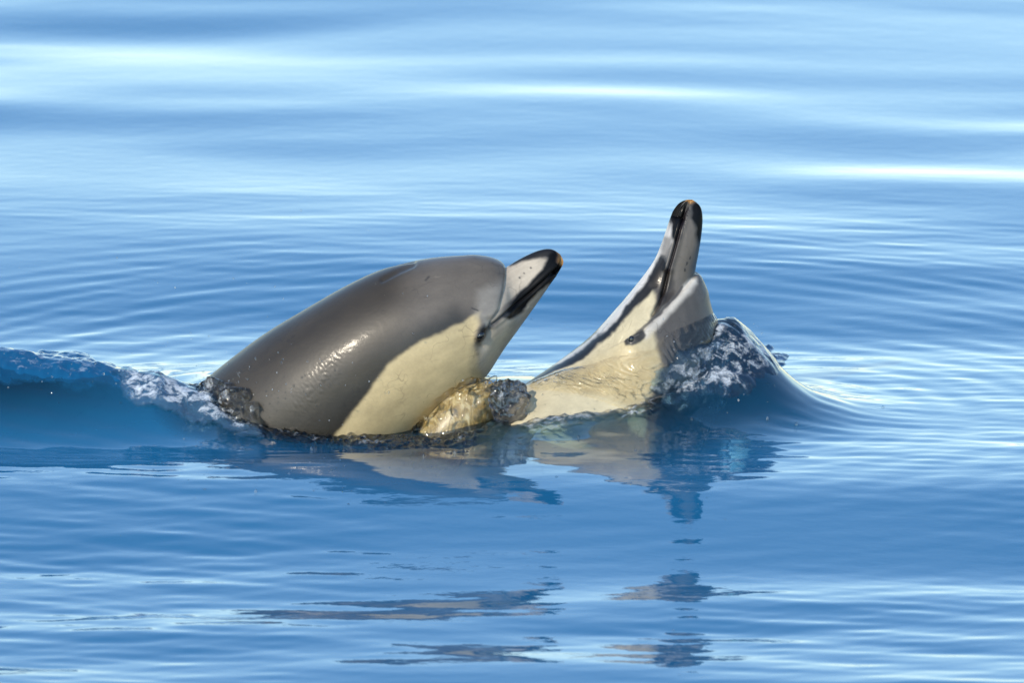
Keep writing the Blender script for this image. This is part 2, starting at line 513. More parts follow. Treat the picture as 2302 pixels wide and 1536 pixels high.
GREYB = srgb(104, 100, 96); CREAM = srgb(231, 214, 170); PALE = srgb(215, 212, 205)
BLACK = srgb(10, 10, 12); DARK = srgb(58, 58, 60); LGREY = srgb(176, 170, 162); TAN = srgb(190, 140, 70); WHITE = srgb(232, 230, 222)
paint(D1, srgb(64, 56, 43), [
    # greyer head and melon, tint also lifted for skylight on the melon
    ('poly', [(985, 420), (1300, 420), (1300, 760), (1130, 860), (930, 900), (930, 600)], 60, srgb(124, 118, 112), 0, .8),
    # dark lower edge of the cape
    ('line', [(1040, 712), (960, 752), (890, 795), (840, 860), (790, 930), (740, 1010)], (28, 30), srgb(48, 47, 43), 4, .85),
    ('poly', [(650, 860), (800, 800), (860, 840), (740, 1060), (560, 1060)], 45, srgb(52, 51, 46), 4, .75),  # shade of the downward-facing lower flank, painted in
    # cream thoracic patch
    ('poly', [(1092, 692), (1070, 703), (1045, 718), (1010, 734), (975, 748), (945, 764), (920, 780), (898, 803), (876, 832), (852, 866), (826, 902), (800, 934), (770, 978), (720, 1050), (640, 1160), (900, 1200), (1010, 1010), (1090, 870), (1086, 800), (1078, 768), (1080, 740), (1090, 715)], 5, CREAM, 2, 1),
    # pale face and throat
    ('poly', [(1098, 700), (1120, 690), (1150, 700), (1230, 640), (1330, 620), (1300, 800), (1150, 1000), (1000, 1080), (950, 1010), (1040, 920), (1085, 850), (1082, 790), (1096, 745)], 8, srgb(196, 190, 178), 3, .92),
    ('poly', [(1115, 760), (1160, 720), (1180, 800), (1120, 900), (1070, 880), (1100, 820)], 16, srgb(214, 208, 186), 4, .7),
    ('poly', [(1185, 640), (1250, 610), (1260, 640), (1160, 775), (1120, 840), (1108, 838), (1150, 745)], 9, srgb(120, 124, 124), 6, .55),
    # lighter cheek behind the crease
    ('poly', [(1085, 650), (1138, 625), (1136, 690), (1104, 720), (1080, 700)], 14, srgb(164, 162, 158), 3, .75),
    # grey side of the upper beak
    ('poly', [(1137, 598), (1170, 588), (1215, 577), (1236, 580), (1236, 592), (1208, 618), (1175, 650), (1150, 672), (1132, 690), (1125, 690), (1136, 650)], 5, srgb(206, 197, 184), 2, 1),
    # black upper ridge
    ('poly', [(1137, 596), (1170, 560), (1245, 540), (1275, 570), (1252, 588), (1238, 582), (1214, 578), (1175, 586), (1150, 598)], 4, srgb(26, 27, 30), 2, .97),
    # black lips
    ('poly', [(1236, 572), (1262, 555), (1285, 590), (1262, 625), (1246, 640), (1232, 636), (1204, 664), (1178, 700), (1152, 716), (1138, 706), (1152, 678), (1190, 634), (1222, 602)], 4, BLACK, 2, 1),
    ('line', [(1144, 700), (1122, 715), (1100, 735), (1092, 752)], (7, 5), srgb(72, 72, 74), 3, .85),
    # tan tip
    ('poly', [(1250, 562), (1260, 550), (1285, 560), (1288, 604), (1264, 602), (1255, 592), (1257, 576)], 3, TAN, 1.5, .95),
    # eye patch
    ('poly', [(1098, 718), (1104, 728), (1098, 748), (1092, 768), (1083, 770), (1083, 745), (1088, 726)], 4, srgb(26, 28, 32), 2, .95),
    ('line', [(1084, 770), (1078, 800), (1074, 830)], (9, 8), srgb(150, 146, 128), 4, .5),
    # blowhole crease, rake marks and nicks
    ('line', [(938, 591), (905, 603)], (4, 3), srgb(70, 68, 66), 1, .7),
    ('line', [(968, 622), (975, 614)], (1.4, 1), srgb(40, 40, 40), 0, .9),
    ('line', [(1072, 684), (1086, 690)], (1.2, 1), srgb(40, 40, 40), 0, .9),
    ('line', [(754, 838), (760, 826)], (1.1, .8), srgb(40, 40, 40), 0, .8),
    ('line', [(762, 834), (768, 822)], (1.1, .8), srgb(40, 40, 40), 0, .8),
    ('line', [(771, 829), (777, 818)], (1.1, .8), srgb(40, 40, 40), 0, .8),
    ('line', [(1195, 600), (1196, 601)], (2.0, 1), srgb(60, 60, 60), 0, .9),
    ('line', [(1180, 612), (1181, 613)], (1.6, 1), srgb(60, 60, 60), 0, .9),
    ('line', [(1170, 622), (1171, 623)], (1.6, 1), srgb(60, 60, 60), 0, .9),
], 3)
# thin wavering caustic lines on the cream flank are painted into the skin material
d1root = bpy.data.objects.new('dolphin', None); C.objects.link(d1root)
d1root.location = (0, 0, 0)
tag(d1root, 'dolphin on the left, broad brown-grey back and cream flank, beak pointing right', 'dolphin', 'dolphins breaking the surface')
body1 = build_body(D1, d1root)

# ---------- dolphin rising on the right, beak straight up
T2 = (1545.0, 445.0); _l = math.hypot(145, 455)
B2 = (-145 / _l, 455 / _l); V2 = (-455 / _l, -145 / _l)
top2 = [(0, -12), (3, -22), (8, -32), (18.6, -40.6), (40, -49), (71, -56), (110, -62), (141, -66), (157, -70), (161, -76), (167, -85), (176, -95), (190, -109), (209, -121), (234, -138), (280, -170), (365, -200), (443, -212), (560, -215), (700, -200), (900, -190), (1150, -160), (1500, -90), (1800, -40), (1950, -25)]
bot2 = [(0, -12), (3, -2), (8, 6), (20, 16), (44, 22.5), (107, 24), (150, 27), (208, 45), (280, 74), (365, 111), (443, 153), (515, 184), (592, 210), (680, 226), (800, 220), (950, 195), (1150, 145), (1500, 80), (1800, 40), (1950, 20)]
cen2 = [(0, -12), (20, -12), (100, -16), (180, -18), (260, -25), (360, -30), (450, -25), (560, -12), (760, -5), (1950, 0)]
wid2 = [(0, 0), (2, 9), (5, 14), (12, 20), (30, 26), (80, 36), (140, 47), (160, 54), (180, 74), (209, 92), (280, 128), (365, 155), (443, 172), (560, 188), (700, 192), (900, 182), (1150, 150), (1500, 80), (1800, 28), (1950, 14)]
s2 = np.concatenate([np.array([0, .4, 1, 2, 3.2]), np.arange(5, 140, 2.0), np.arange(140, 200, 1.2), np.arange(200, 640, 2.4), np.arange(643, 900, 6), np.arange(906, 1951, 14)])
ROLL2 = math.radians(-14)
_ctrl = [(0, at(1545, 445, 0.10)), (477, at(1545 + 477 * B2[0], 445 + 477 * B2[1], 0.10))]
_p477 = _ctrl[1][1]
_pts2 = {0: _ctrl[0][1], 120: None, 240: None, 360: None, 477: _p477}
for kx in (120, 240, 360): _pts2[kx] = at(1545 + kx * B2[0], 445 + kx * B2[1], 0.10)
_pts2[640] = _p477 + np.array([-0.08, -0.085, -0.12])
_pts2[800] = _p477 + np.array([-0.165, -0.215, -0.205])
_pts2[1000] = _p477 + np.array([-0.265, -0.385, -0.285])
_pts2[1400] = _p477 + np.array([-0.48, -0.72, -0.50])
_pts2[1950] = _p477 + np.array([-0.8, -1.15, -0.85])
_k2 = sorted(_pts2)
_fs = np.arange(-300, 2400, 5.0)
_fa = np.stack([np.interp(_fs, _k2, [_pts2[k][i] for k in _k2]) for i in range(3)], -1)
_hd = (_pts2[120] - _pts2[0]) / 120.0; _tl = (_pts2[1950] - _pts2[1400]) / 550.0
_fa[_fs < 0] = _pts2[0] + _fs[_fs < 0][:, None] * _hd
_fa[_fs > 1950] = _pts2[1950] + (_fs[_fs > 1950] - 1950)[:, None] * _tl
_kk = np.exp(-(np.arange(-60, 61) * 5.0 / 140.0) ** 2); _kk /= _kk.sum()
_fp = np.pad(_fa, ((60, 60), (0, 0)), mode='reflect', reflect_type='odd')
_fa = np.stack([np.convolve(_fp[:, i], _kk, 'valid') for i in range(3)], -1)
def axis2(s):
    return np.array([np.interp(s, _fs, _fa[:, i]) for i in range(3)])
D2 = loft(T2, B2, V2, 1, s2, top2, bot2, cen2, wid2, ROLL2, axis2, 80, notch=158)
mouth2 = [(1549, 452), (1546, 462), (1538, 482), (1530, 510), (1522, 540), (1512, 575), (1503, 605), (1495, 640), (1484, 672), (1470, 694)]
sculpt(D2, mouth2, 0.004, [
    ('eye', [(1432, 752), (1424, 760)], 12, 0.006),
    ('step', [(1585, 600), (1563, 618), (1530, 655), (1490, 694), (1450, 730), (1425, 745)], 4, (0.006, 45, 1600, 760)),
    ('contour', [(1490, 790), (1480, 860), (1430, 930), (1300, 1000), (1150, 1000), (1230, 905), (1330, 830), (1400, 790)], 20, 0.0005),
    ('lips', [(1534, 480), (1518, 540), (1500, 600)], 9, 0.003),
    ('gape', [(1500, 610), (1492, 650)], 6, -0.006),
])
paint(D2, srgb(100, 97, 95), [
    # cream flank
    ('poly', [(1462, 628), (1474, 655), (1478, 690), (1474, 740), (1490, 800), (1475, 860), (1450, 960), (1500, 1400), (1000, 2000), (700, 1500), (1120, 1050), (1215, 900), (1290, 830), (1360, 750), (1400, 700), (1430, 650)], 7, srgb(232, 222, 190), 3, 1),
    ('poly', [(1480, 770), (1478, 850), (1430, 960), (1240, 1000), (1300, 860), (1400, 770)], 30, srgb(226, 202, 140), 8, .5),
    # white throat
    ('poly', [(1505, 500), (1500, 560), (1480, 590), (1447, 640), (1400, 700), (1330, 780), (1262, 850), (1180, 930), (1000, 1130), (700, 1500), (500, 1500), (800, 900), (1200, 780), (1400, 600)], 5, srgb(236, 236, 238), 2, 1),
    # black stripe from beak to flipper
    ('poly', [(1482, 568), (1500, 572), (1502, 610), (1488, 640), (1470, 647), (1440, 674), (1405, 710), (1355, 766), (1308, 824), (1243, 888), (1190, 945), (1150, 945), (1215, 880), (1276, 822), (1327, 772), (1387, 712), (1437, 650), (1455, 624)], 4, srgb(20, 20, 25), 3, .98),
    # side of the upper beak
    ('poly', [(1560, 470), (1575, 480), (1572, 540), (1556, 600), (1560, 620), (1520, 660), (1505, 650), (1515, 600), (1530, 530), (1540, 490)], 5, srgb(112, 107, 102), 3, 1),
    # dark gape, with the shade of the folds painted in
    ('poly', [(1490, 605), (1514, 598), (1516, 650), (1500, 690), (1478, 722), (1458, 732), (1470, 690), (1480, 650)], 6, srgb(66, 60, 54), 3, .95),
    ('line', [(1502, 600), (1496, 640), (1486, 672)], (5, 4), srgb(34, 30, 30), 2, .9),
    # melon fold: bright rim painted as a highlight, dark crease painted as shade
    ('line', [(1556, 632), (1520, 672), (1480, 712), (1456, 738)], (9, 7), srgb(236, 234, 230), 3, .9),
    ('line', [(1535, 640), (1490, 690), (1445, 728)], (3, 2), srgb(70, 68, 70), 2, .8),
    # white side of lower beak
    ('poly', [(1514, 492), (1520, 500), (1516, 535), (1508, 552), (1494, 562), (1478, 575), (1488, 545)], 4, srgb(216, 216, 220), 2, 1),
    ('poly', [(1495, 530), (1512, 530), (1512, 560), (1498, 580), (1484, 570)], 6, srgb(130, 128, 128), 3, .85),
    # black tip and lips
    ('poly', [(1510, 440), (1548, 449), (1541, 480), (1531, 515), (1520, 548), (1509, 528), (1511, 500), (1500, 480)], 4, BLACK, 2, 1),
    ('poly', [(1556, 453), (1600, 455), (1600, 570), (1578, 606), (1568, 602), (1571, 560), (1565, 515), (1553, 485)], 5, srgb(12, 12, 15), 3, 1),
    ('line', [(1546, 470), (1534, 500), (1524, 540), (1514, 575), (1506, 600)], (5, 3), srgb(24, 18, 26), 1, .9),
    # tan tip
    ('poly', [(1535, 425), (1560, 430), (1562, 452), (1552, 458), (1546, 450), (1532, 446)], 3, TAN, 1.5, .9),
    # eye patch
    ('poly', [(1452, 725), (1456, 740), (1444, 756), (1428, 768), (1412, 768), (1408, 756), (1420, 742), (1438, 728)], 3, srgb(52, 52, 54), 1.5, .97),
    ('line', [(1438, 738), (1420, 756)], (3, 2), srgb(110, 110, 110), 1, .6),
    ('line', [(1553, 574), (1552, 578)], (1.6, 1), srgb(40, 40, 40), 0, .9),
    ('line', [(1546, 586), (1545, 590)], (1.6, 1), srgb(40, 40, 40), 0, .9),
    ('line', [(1541, 600), (1541, 604)], (1.8, 1), srgb(40, 40, 40), 0, .9),
], 9)
d2root = bpy.data.objects.new('dolphin', None); C.objects.link(d2root)
tag(d2root, 'dolphin on the right, white throat and dark stripe, beak pointing straight up', 'dolphin', 'dolphins breaking the surface')
body2 = build_body(D2, d2root)

# ---------- eyes, fins, flukes
def ellipsoid(name, ctr, ax, parent, mat, nu=24, nv=16):
    vs = []
    for i in range(nv + 1):
        f = math.pi * i / nv
        for j in range(nu):
            t = 2 * math.pi * j / nu
            vs.append(np.array(ctr) + ax[0] * math.cos(f) + ax[1] * math.sin(f) * math.cos(t) + ax[2] * math.sin(f) * math.sin(t))
    return mesh_obj(name, np.array(vs), grid_faces(nv + 1, nu), mat, parent)

def surf_point(D, px, far=False):
    p = D.grid.reshape(-1, 3)
    near = (D.TB >= 0) if not far else (D.TB < 0)
    d = np.hypot(D.auth[:, 0] - px[0], D.auth[:, 1] - px[1]) + np.where(near, 0, 1e6)
    i = int(d.argmin())
    n = grid_normals(D.grid).reshape(-1, 3)[i]
    return p[i], n, i // D.shape[1]

for D, px, par in ((D1, (1090, 747), d1root), (D2, (1424, 756), d2root)):
    for far in (False, True):
        p, n, r = surf_point(D, px, far)
        t = D.tan[r]; b = np.cross(n, t); b /= np.linalg.norm(b)
        ellipsoid('eye', p - n * 0.0045, (n * 0.0085, t * 0.011, b * 0.008), par, M_EYE)
for D, par, sfl in ((D1, d1root, 560), (D2, d2root, 760)):
    r = int(np.argmin(abs(D.S.reshape(D.shape)[:, 0] - sfl)))
    for sg in (1, -1):
        root = D.A[r] + D.V[r] * 0.04 * (1 if par is d1root else 2) + D.N[r] * 0.12 * sg
        fin('flipper', root, D.N[r] * 0.03 * sg + D.V[r] * 0.03 + D.tan[r] * 0.28, D.tan[r] * 0.14, 0.5, 0.03, par)
    r = int(np.argmin(abs(D.S.reshape(D.shape)[:, 0] - 1080)))
    ti = D.grid[r][np.argmin(D.grid[r] @ D.V[r])]
    fin('dorsal_fin', ti + D.V[r] * 0.02, -D.V[r] * 0.2 + D.tan[r] * 0.1, D.tan[r] * 0.26, 0.4, 0.035, par)
    r = D.shape[0] - 1
    for sg in (1, -1):
        fin('fluke', D.A[r] - D.tan[r] * 0.1 + D.V[r] * (-0.1 if par is d1root else 0), D.N[r] * 0.24 * sg + D.tan[r] * 0.06, D.tan[r] * 0.15, 0.5, 0.03, par)

def mat_ochre():
    k = NT('ochre_refraction')
    tc = k.n('NewGeometry').outputs['Position']
    mp = k.n('Mapping', Vector=tc, Rotation=(0, 0.75, 0), Scale=(60, 40, 18)).outputs[0]
    n1 = k.n('TexNoise', Vector=mp, Scale=1.0, Detail=5.0, Roughness=0.65, Distortion=1.2).outputs['Fac']
    cr = k.n('ValToRGB', Fac=n1); e = cr.color_ramp.elements
    e[0].position = 0.3; e[0].color = (0.07, 0.06, 0.035, 1); e[1].position = 0.66; e[1].color = (0.50, 0.42, 0.24, 1)
    x = e.new(0.5); x.color = (0.30, 0.21, 0.075, 1)
    p = k.n('BsdfPrincipled', Roughness=0.35)
    k.link(cr.outputs[0], p.inputs['Base Color']); k.link(p.outputs[0], k.out.inputs[0])
    return k.m
M_OCHRE = mat_ochre()
_r = at(945, 1040, -0.10); _e = at(1112, 872, -0.07)  # added lump, coloured like the cream chest refracted through water
_ax = (_e - _r) * 0.5; _b = np.cross(_ax, [0, 1, 0]); _b /= np.linalg.norm(_b)
ellipsoid('chest_refraction', (_r + _e) / 2, (_ax, _b * 0.062, np.array([0, 0.055, 0.0])), d1root, M_OCHRE, 40, 30)
# ------------------------------------------------------------------ sea surface
rng = np.random.default_rng(11)
def axis_lines(lo, hi, step, far, grow=1.16):
    mid = np.arange(lo, hi + 1e-9, step)
    out, d, x = [], step, hi
    while x < far:
        d *= grow; x += d; out.append(x)
    neg, d, x = [], step, lo
    while x > -far:
        d *= grow; x -= d; neg.append(x)
    return np.concatenate([np.array(neg[::-1]), mid, np.array(out)])
xs = axis_lines(-1.55, 1.55, 0.0075, 4000)
ya = np.concatenate([np.arange(-4.2, -0.7, 0.011), np.arange(-0.7, 0.7, 0.0065), np.arange(0.7, 6.6, 0.012)])
out, d, y = [], 0.012, ya[-1]
while y < 6000: d *= 1.16; y += d; out.append(y)
neg, d, y = [], 0.011, ya[0]
while y > -400: d *= 1.16; y -= d; neg.append(y)
ys = np.concatenate([np.array(neg[::-1]), ya, np.array(out)])
X, Yg = np.meshgrid(xs, ys)

def gauss(x0, y0, sx, sy, h, rot=0.0):
    c, s = math.cos(rot), math.sin(rot)
    dx, dy = X - x0, Yg - y0
    return h * np.exp(-((dx * c + dy * s) / sx) ** 2 - ((-dx * s + dy * c) / sy) ** 2)

def prof(knots):
    """height from a table of (Y, slope)"""
    yy = np.linspace(-8, 14, 4401)
    sl = pchip(*zip(*knots), yy)
    hh = np.cumsum(sl) * (yy[1] - yy[0]); hh -= np.interp(0.0, yy, hh)
    return np.interp(Yg + 0.05 * np.sin(X * 2.1 + 0.7), yy, hh)

DROPS = [(1800, 868, .055, .020), (1905, 872, .05, .02), (1790, 960, .06, .02), (95, 915, .07, .022), (1700, 985, .04, .02), (1980, 918, .035, .02), (1345, 925, .03, .016), (1100, 1075, .04, .02), (300, 1010, .04, .02), (1560, 1000, .05, .02)]
def drops(x, y):
    o = np.zeros_like(x)
    for px, py, r, lam in DROPS:
        c = atz(px, py, 0.01); d = np.hypot(x - c[0], y - c[1]); k = 2 * math.pi / lam
        o += 0.10 / k * np.sin(k * d) * np.exp(-((d - r * 0.6) / (r * 0.45)) ** 2)
    return o

def sea_height():
    far = np.exp(-(np.hypot(X, Yg) / 45.0) ** 2)
    h = np.zeros_like(X)
    P3 = np.stack([X / 1.1, Yg / 0.9, np.zeros_like(X)], -1)
    amp = 0.75 + 0.6 * fbm(P3, 3, 2)
    calm = 1 - 0.75 * np.exp(-(X / 1.5) ** 2 - ((Yg + 0.2) / 1.1) ** 2)
    # long smooth swell, crests roughly across the view
    for i in range(26):
        lam = 0.42 * (2.6 / 0.42) ** rng.random()
        ang = math.radians(90 + rng.normal(0, 17))
        k = 2 * math.pi / lam
        slope = 0.0105 * (lam / 0.9) ** 0.1
        h += slope / k * np.sin(k * (X * math.cos(ang) + Yg * math.sin(ang)) + rng.random() * 6.28) * amp * calm * (1 - 0.3 * sstep(2.0, 4.0, Yg))
    # short ripples
    P4 = np.stack([X / 0.7, Yg / 0.7, np.full_like(X, 4.0)], -1)
    amp2 = np.clip(0.55 + 0.8 * fbm(P4, 41, 2), 0.1, 1.6) * (0.75 + 0.5 * sstep(0.0, -0.8, Yg)) * (1 - 0.85 * sstep(1.8, 3.4, Yg))
    for i in range(24):
        lam = 0.055 * (0.24 / 0.055) ** rng.random()
        ang = math.radians(90 + rng.normal(0, 14)); k = 2 * math.pi / lam
        h += 0.0075 / k * np.sin(k * (X * math.cos(ang) + Yg * math.sin(ang)) + rng.random() * 6.28) * amp2
    # rings running out from the animals
    for cx, cy, lam, sl, r0, r1, ph in ((-0.1, 0.05, 0.115, 0.024, 0.7, 2.6, 0), (0.3, 0.05, 0.088, 0.022, 0.45, 2.5, 1.3), (-0.35, 0.1, 0.14, 0.016, 0.9, 2.8, 2.2)):
        R = np.hypot(X - cx, Yg - cy); k = 2 * math.pi / lam
        w = sstep(r0 - 0.3, r0, R) * (1 - sstep(r1 - 0.7, r1, R)) * np.clip(0.8 + 0.7 * vnoise(np.stack([X / 0.5, Yg / 0.4, np.full_like(X, ph)], -1), 77), 0.1, 1.6)
        w = w * (0.45 + 0.55 * sstep(-0.6, 0.5, Yg))
        h += sl / k * np.sin(k * R * (1 + 0.03 * np.sin(R * 3)) + ph + 1.2 * vnoise(np.stack([X / 0.8, Yg / 0.8, np.full_like(X, 9 + ph)], -1), 5)) * w
    h *= far
    # swell the animals are riding on: rises towards them from the front, and a second rise behind them
    near = np.exp(-(X / 4.0) ** 2)
    h += prof([(-8, 0), (-4.5, 0.0), (-3.4, 0.012), (-2.6, 0.012), (-2.0, 0.018), (-1.75, 0.03), (-1.45, 0.068), (-1.2, 0.12), (-0.95, 0.105), (-0.65, 0.025), (-0.42, -0.02), (-0.25, -0.015), (0.3, 0.0), (0.8, 0.0), (1.2, 0.035), (1.7, 0.07), (2.2, 0.035), (2.7, 0.014), (3.4, 0.012), (5, 0.018), (6.5, 0.02), (9, 0.02), (12, 0.0), (14, 0)]) * near
    # wave at the left that hides the animal's tail
    h += gauss(-1.22, 0.10, 0.42, 0.20, 0.135, -0.10) * (1 + 0.0 * X) + gauss(-0.78, 0.02, 0.22, 0.13, 0.045, -0.25)
    hump = gauss(-1.2, 0.02, 0.5, 0.25, 1.0) + gauss(0.62, 0.02, 0.25, 0.25, 0.25)
    h += hump * (0.0035 * fbm(np.stack([X * 9, Yg * 7, X * 0], -1), 61, 3) + 0.0012 * np.sin(90 * (Yg + 0.25 * X) + 3 * vnoise(np.stack([X * 4, Yg * 4, X * 0 + 3], -1), 62)))
    h -= gauss(-1.0, -0.33, 0.45, 0.16, 0.02)
    # water heaped against the right-hand animal
    h += gauss(0.475, 0.13, 0.125, 0.17, 0.145) + gauss(0.54, 0.10, 0.21, 0.24, 0.05) + gauss(0.2, -0.02, 0.28, 0.2, 0.035) + drops(X, Yg)
    h -= gauss(-0.28, -0.18, 0.3, 0.2, 0.022)
    h += gauss(-0.45, 0.42, 0.25, 0.2, 0.04) + gauss(0.02, 0.32, 0.2, 0.18, 0.035)
    return h
H = sea_height()
ny, nx = X.shape
sv = np.stack([X, Yg, H], -1).reshape(-1, 3)
i = np.arange(ny - 1)[:, None]; j = np.arange(nx - 1)[None, :]
sf = np.stack([i * nx + j, i * nx + j + 1, (i + 1) * nx + j + 1, (i + 1) * nx + j], -1).reshape(-1, 4)

def bvh_of(D):
    p = D.grid[::2, ::4]
    f = grid_faces(p.shape[0], p.shape[1])
    return BVHTree.FromPolygons(p.reshape(-1, 3).tolist(), f.tolist())
bv1, bv2 = bvh_of(D1), bvh_of(D2)
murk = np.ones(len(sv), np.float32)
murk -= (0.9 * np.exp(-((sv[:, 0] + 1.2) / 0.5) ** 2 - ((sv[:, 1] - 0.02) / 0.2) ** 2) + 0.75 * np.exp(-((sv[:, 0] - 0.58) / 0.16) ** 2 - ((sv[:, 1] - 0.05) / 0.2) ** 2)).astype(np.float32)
sel = np.where((np.abs(sv[:, 0]) < 1.3) & (np.abs(sv[:, 1]) < 0.9))[0]
nz = vnoise(sv[sel] * np.array([9.0, 9.0, 0]), 66)
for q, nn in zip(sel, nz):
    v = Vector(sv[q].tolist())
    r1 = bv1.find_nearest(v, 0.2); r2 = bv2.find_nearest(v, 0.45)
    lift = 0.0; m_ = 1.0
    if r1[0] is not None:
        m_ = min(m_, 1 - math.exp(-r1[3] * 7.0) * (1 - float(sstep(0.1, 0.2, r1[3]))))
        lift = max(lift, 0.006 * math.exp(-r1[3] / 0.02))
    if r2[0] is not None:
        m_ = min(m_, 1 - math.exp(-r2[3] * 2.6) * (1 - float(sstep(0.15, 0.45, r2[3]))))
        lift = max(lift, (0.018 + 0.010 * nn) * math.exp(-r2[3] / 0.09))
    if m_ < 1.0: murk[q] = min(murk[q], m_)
    sv[q, 2] += lift
H = sv[:, 2].reshape(ny, nx)
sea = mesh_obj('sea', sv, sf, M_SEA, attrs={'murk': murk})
tag(sea, 'calm deep blue sea with smooth swell and fine ripples', 'sea', kind='structure')
deep = mesh_obj('deep_water', [(-4000, -400, -3), (4000, -400, -3), (4000, 6000, -3), (-4000, 6000, -3)], [(0, 1, 2, 3)], M_DEEP)
tag(deep, 'dark blue deep water under the sea surface', 'water', kind='structure')

# ------------------------------------------------------------------ splash water
def Hat(x, y):
    ix = np.clip(np.searchsorted(xs, x) - 1, 0, len(xs) - 2); iy = np.clip(np.searchsorted(ys, y) - 1, 0, len(ys) - 2)
    fx = (x - xs[ix]) / (xs[ix + 1] - xs[ix]); fy = (y - ys[iy]) / (ys[iy + 1] - ys[iy])
    return (H[iy, ix] * (1 - fx) * (1 - fy) + H[iy, ix + 1] * fx * (1 - fy) + H[iy + 1, ix] * (1 - fx) * fy + H[iy + 1, ix + 1] * fx * fy)

def hit(px, py):
    """where the sight line of a photograph pixel meets the sea surface"""
    d = FWD * FPX + RGT * (px - PW / 2) - UPV * (py - PH / 2); d = d / np.linalg.norm(d)
    k = np.linspace(DIST - 5, DIST + 9, 7000)
    p = CAM + k[:, None] * d
    below = p[:, 2] < Hat(p[:, 0], p[:, 1])
    return p[int(np.argmax(below))]

def sheet(name, poly_px, soft, res, fun, mat, foam=1.0):
    poly = np.array([hit(*p)[:2] for p in poly_px])
    lo = poly.min(0) - soft; hi = poly.max(0) + soft
    gx = np.arange(lo[0], hi[0], res); gy = np.arange(lo[1], hi[1], res)
    GX, GY = np.meshgrid(gx, gy)
    P = np.stack([GX.ravel(), GY.ravel()], -1)
    wob = np.stack([fbm(np.stack([P[:, 0] * 14, P[:, 1] * 14, P[:, 0] * 0 + q], -1), 90 + q, 3) for q in (0, 3)], -1)
    m = signed_mask(P + wob * soft * 0.7, poly, soft)
    z = Hat(P[:, 0], P[:, 1]) + fun(P, m) - 0.003 * (1 - m)
    v = np.stack([P[:, 0], P[:, 1], z], -1)
    ny_, nx_ = GX.shape
    i = np.arange(ny_ - 1)[:, None]; j = np.arange(nx_ - 1)[None, :]
    f = np.stack([i * nx_ + j, i * nx_ + j + 1, (i + 1) * nx_ + j + 1, (i + 1) * nx_ + j], -1).reshape(-1, 4)
    f = f[(m[f] > 0.03).any(1)]
    used = np.unique(f); rm = np.full(len(v), -1); rm[used] = np.arange(len(used))
    return mesh_obj(name, v[used], rm[f], mat, attrs={'foam': m[used] * foam, 'edge': m[used]})

def film(name, D, mask, fun, mat, foam=0.3):
    n = grid_normals(D.grid).reshape(-1, 3); p = D.grid.reshape(-1, 3)
    v = p + n * (fun(p, mask) - 0.002 * (1 - mask))[:, None]
    f = D.faces[(mask[D.faces] > 0.03).any(1)]
    used = np.unique(f); rm = np.full(len(v), -1); rm[used] = np.arange(len(used))
    return mesh_obj(name, v[used], rm[f], mat, attrs={'foam': mask[used] * foam, 'edge': mask[used]})

def fbs(p, s, seed, octs): return fbm(p * s, seed, octs)
def ridged(p, s, seed, octs=3):
    return 1 - np.abs(fbm(p * s, seed, octs))

M_FILM = mat_film('clear_running_water', (0.97, 0.98, 0.98, 1), 0.15, 0.5, 0.002)
M_SPLASH = mat_film('splashing_water', (0.72, 0.74, 0.74, 1), 0.4, 0.8, 0.003)
M_DARK = mat_film('dark_splashing_water', (0.30, 0.30, 0.34, 1), 0.3, 0.9, 0.002)  # dark tint stands in for the dark surroundings the lump refracts
M_FOAM = mat_film('foaming_water', (0.6, 0.8, 0.9, 1), 0.3, 0.9, 0.003, 0.06, 0.22, (0.12, 0.26, 0.42, 1))
M_DOME = mat_film('glassy_heaped_water', (0.7, 0.85, 0.92, 1), 0.3, 0.9, 0.002, 0.04, 0.08, (0.10, 0.22, 0.38, 1))
M_CREST = mat_film('bubbling_crest_water', (0.3, 0.55, 0.75, 1), 0.2, 0.8, 0.002, 0.05, 0.85, (0.006, 0.085, 0.20, 1))

def z3(P, zz=0.0): return np.stack([P[:, 0], P[:, 1], np.full(len(P), zz)], -1)
# foaming water sliding off the left-hand wave
def f_foam(P, m):
    q = z3(P)
    return m * (0.008 + 0.012 * ridged(q * np.array([1, .7, 1]), 13, 3, 2) + 0.004 * fbs(q, 40, 7, 3))
tag(sheet('foam', [(275, 828), (330, 842), (400, 858), (455, 880), (490, 905), (530, 940), (580, 978), (520, 972), (460, 952), (390, 930), (330, 905), (290, 870)], 0.03, 0.003, f_foam, M_FOAM, 0.82),
    'white foaming water sliding down from the wave onto the left dolphin', 'foam', kind='stuff')
def f_crest(P, m):
    q = z3(P)
    return m * (0.001 + 0.009 * ridged(q * np.array([1, .6, 1]), 9, 13, 2) + 0.0025 * fbs(q, 45, 9, 2)) - 0.003
tag(sheet('wave_crest', [(-80, 790), (100, 786), (200, 795), (290, 830), (330, 880), (260, 870), (150, 858), (0, 850), (-80, 850)], 0.035, 0.0035, f_crest, M_CREST, 0.5),
    'rough bubbling crest on the dark wave at the left edge', 'wave crest', kind='stuff')
# water clinging to the left dolphin's flank
m = signed_mask(D1.auth + np.stack([fbm(z3(D1.auth / 25.0), 1, 3), fbm(z3(D1.auth / 25.0), 2, 3)], -1) * 9, [(455, 870), (490, 850), (520, 842), (545, 838), (580, 852), (610, 872), (632, 890), (642, 925), (648, 1000), (600, 1060), (470, 1000)], 9) * (D1.TB > 0)
tag(film('splash', D1, m, lambda p, mm: mm * (0.016 + 0.014 * ridged(p, 22, 5, 2) + 0.008 * fbs(p, 60, 6, 3) + 0.004 * fbs(p, 150, 61, 2)), M_SPLASH, 0.6),
    'dark lumpy splash clinging to the lower flank of the left dolphin', 'splash', kind='stuff')
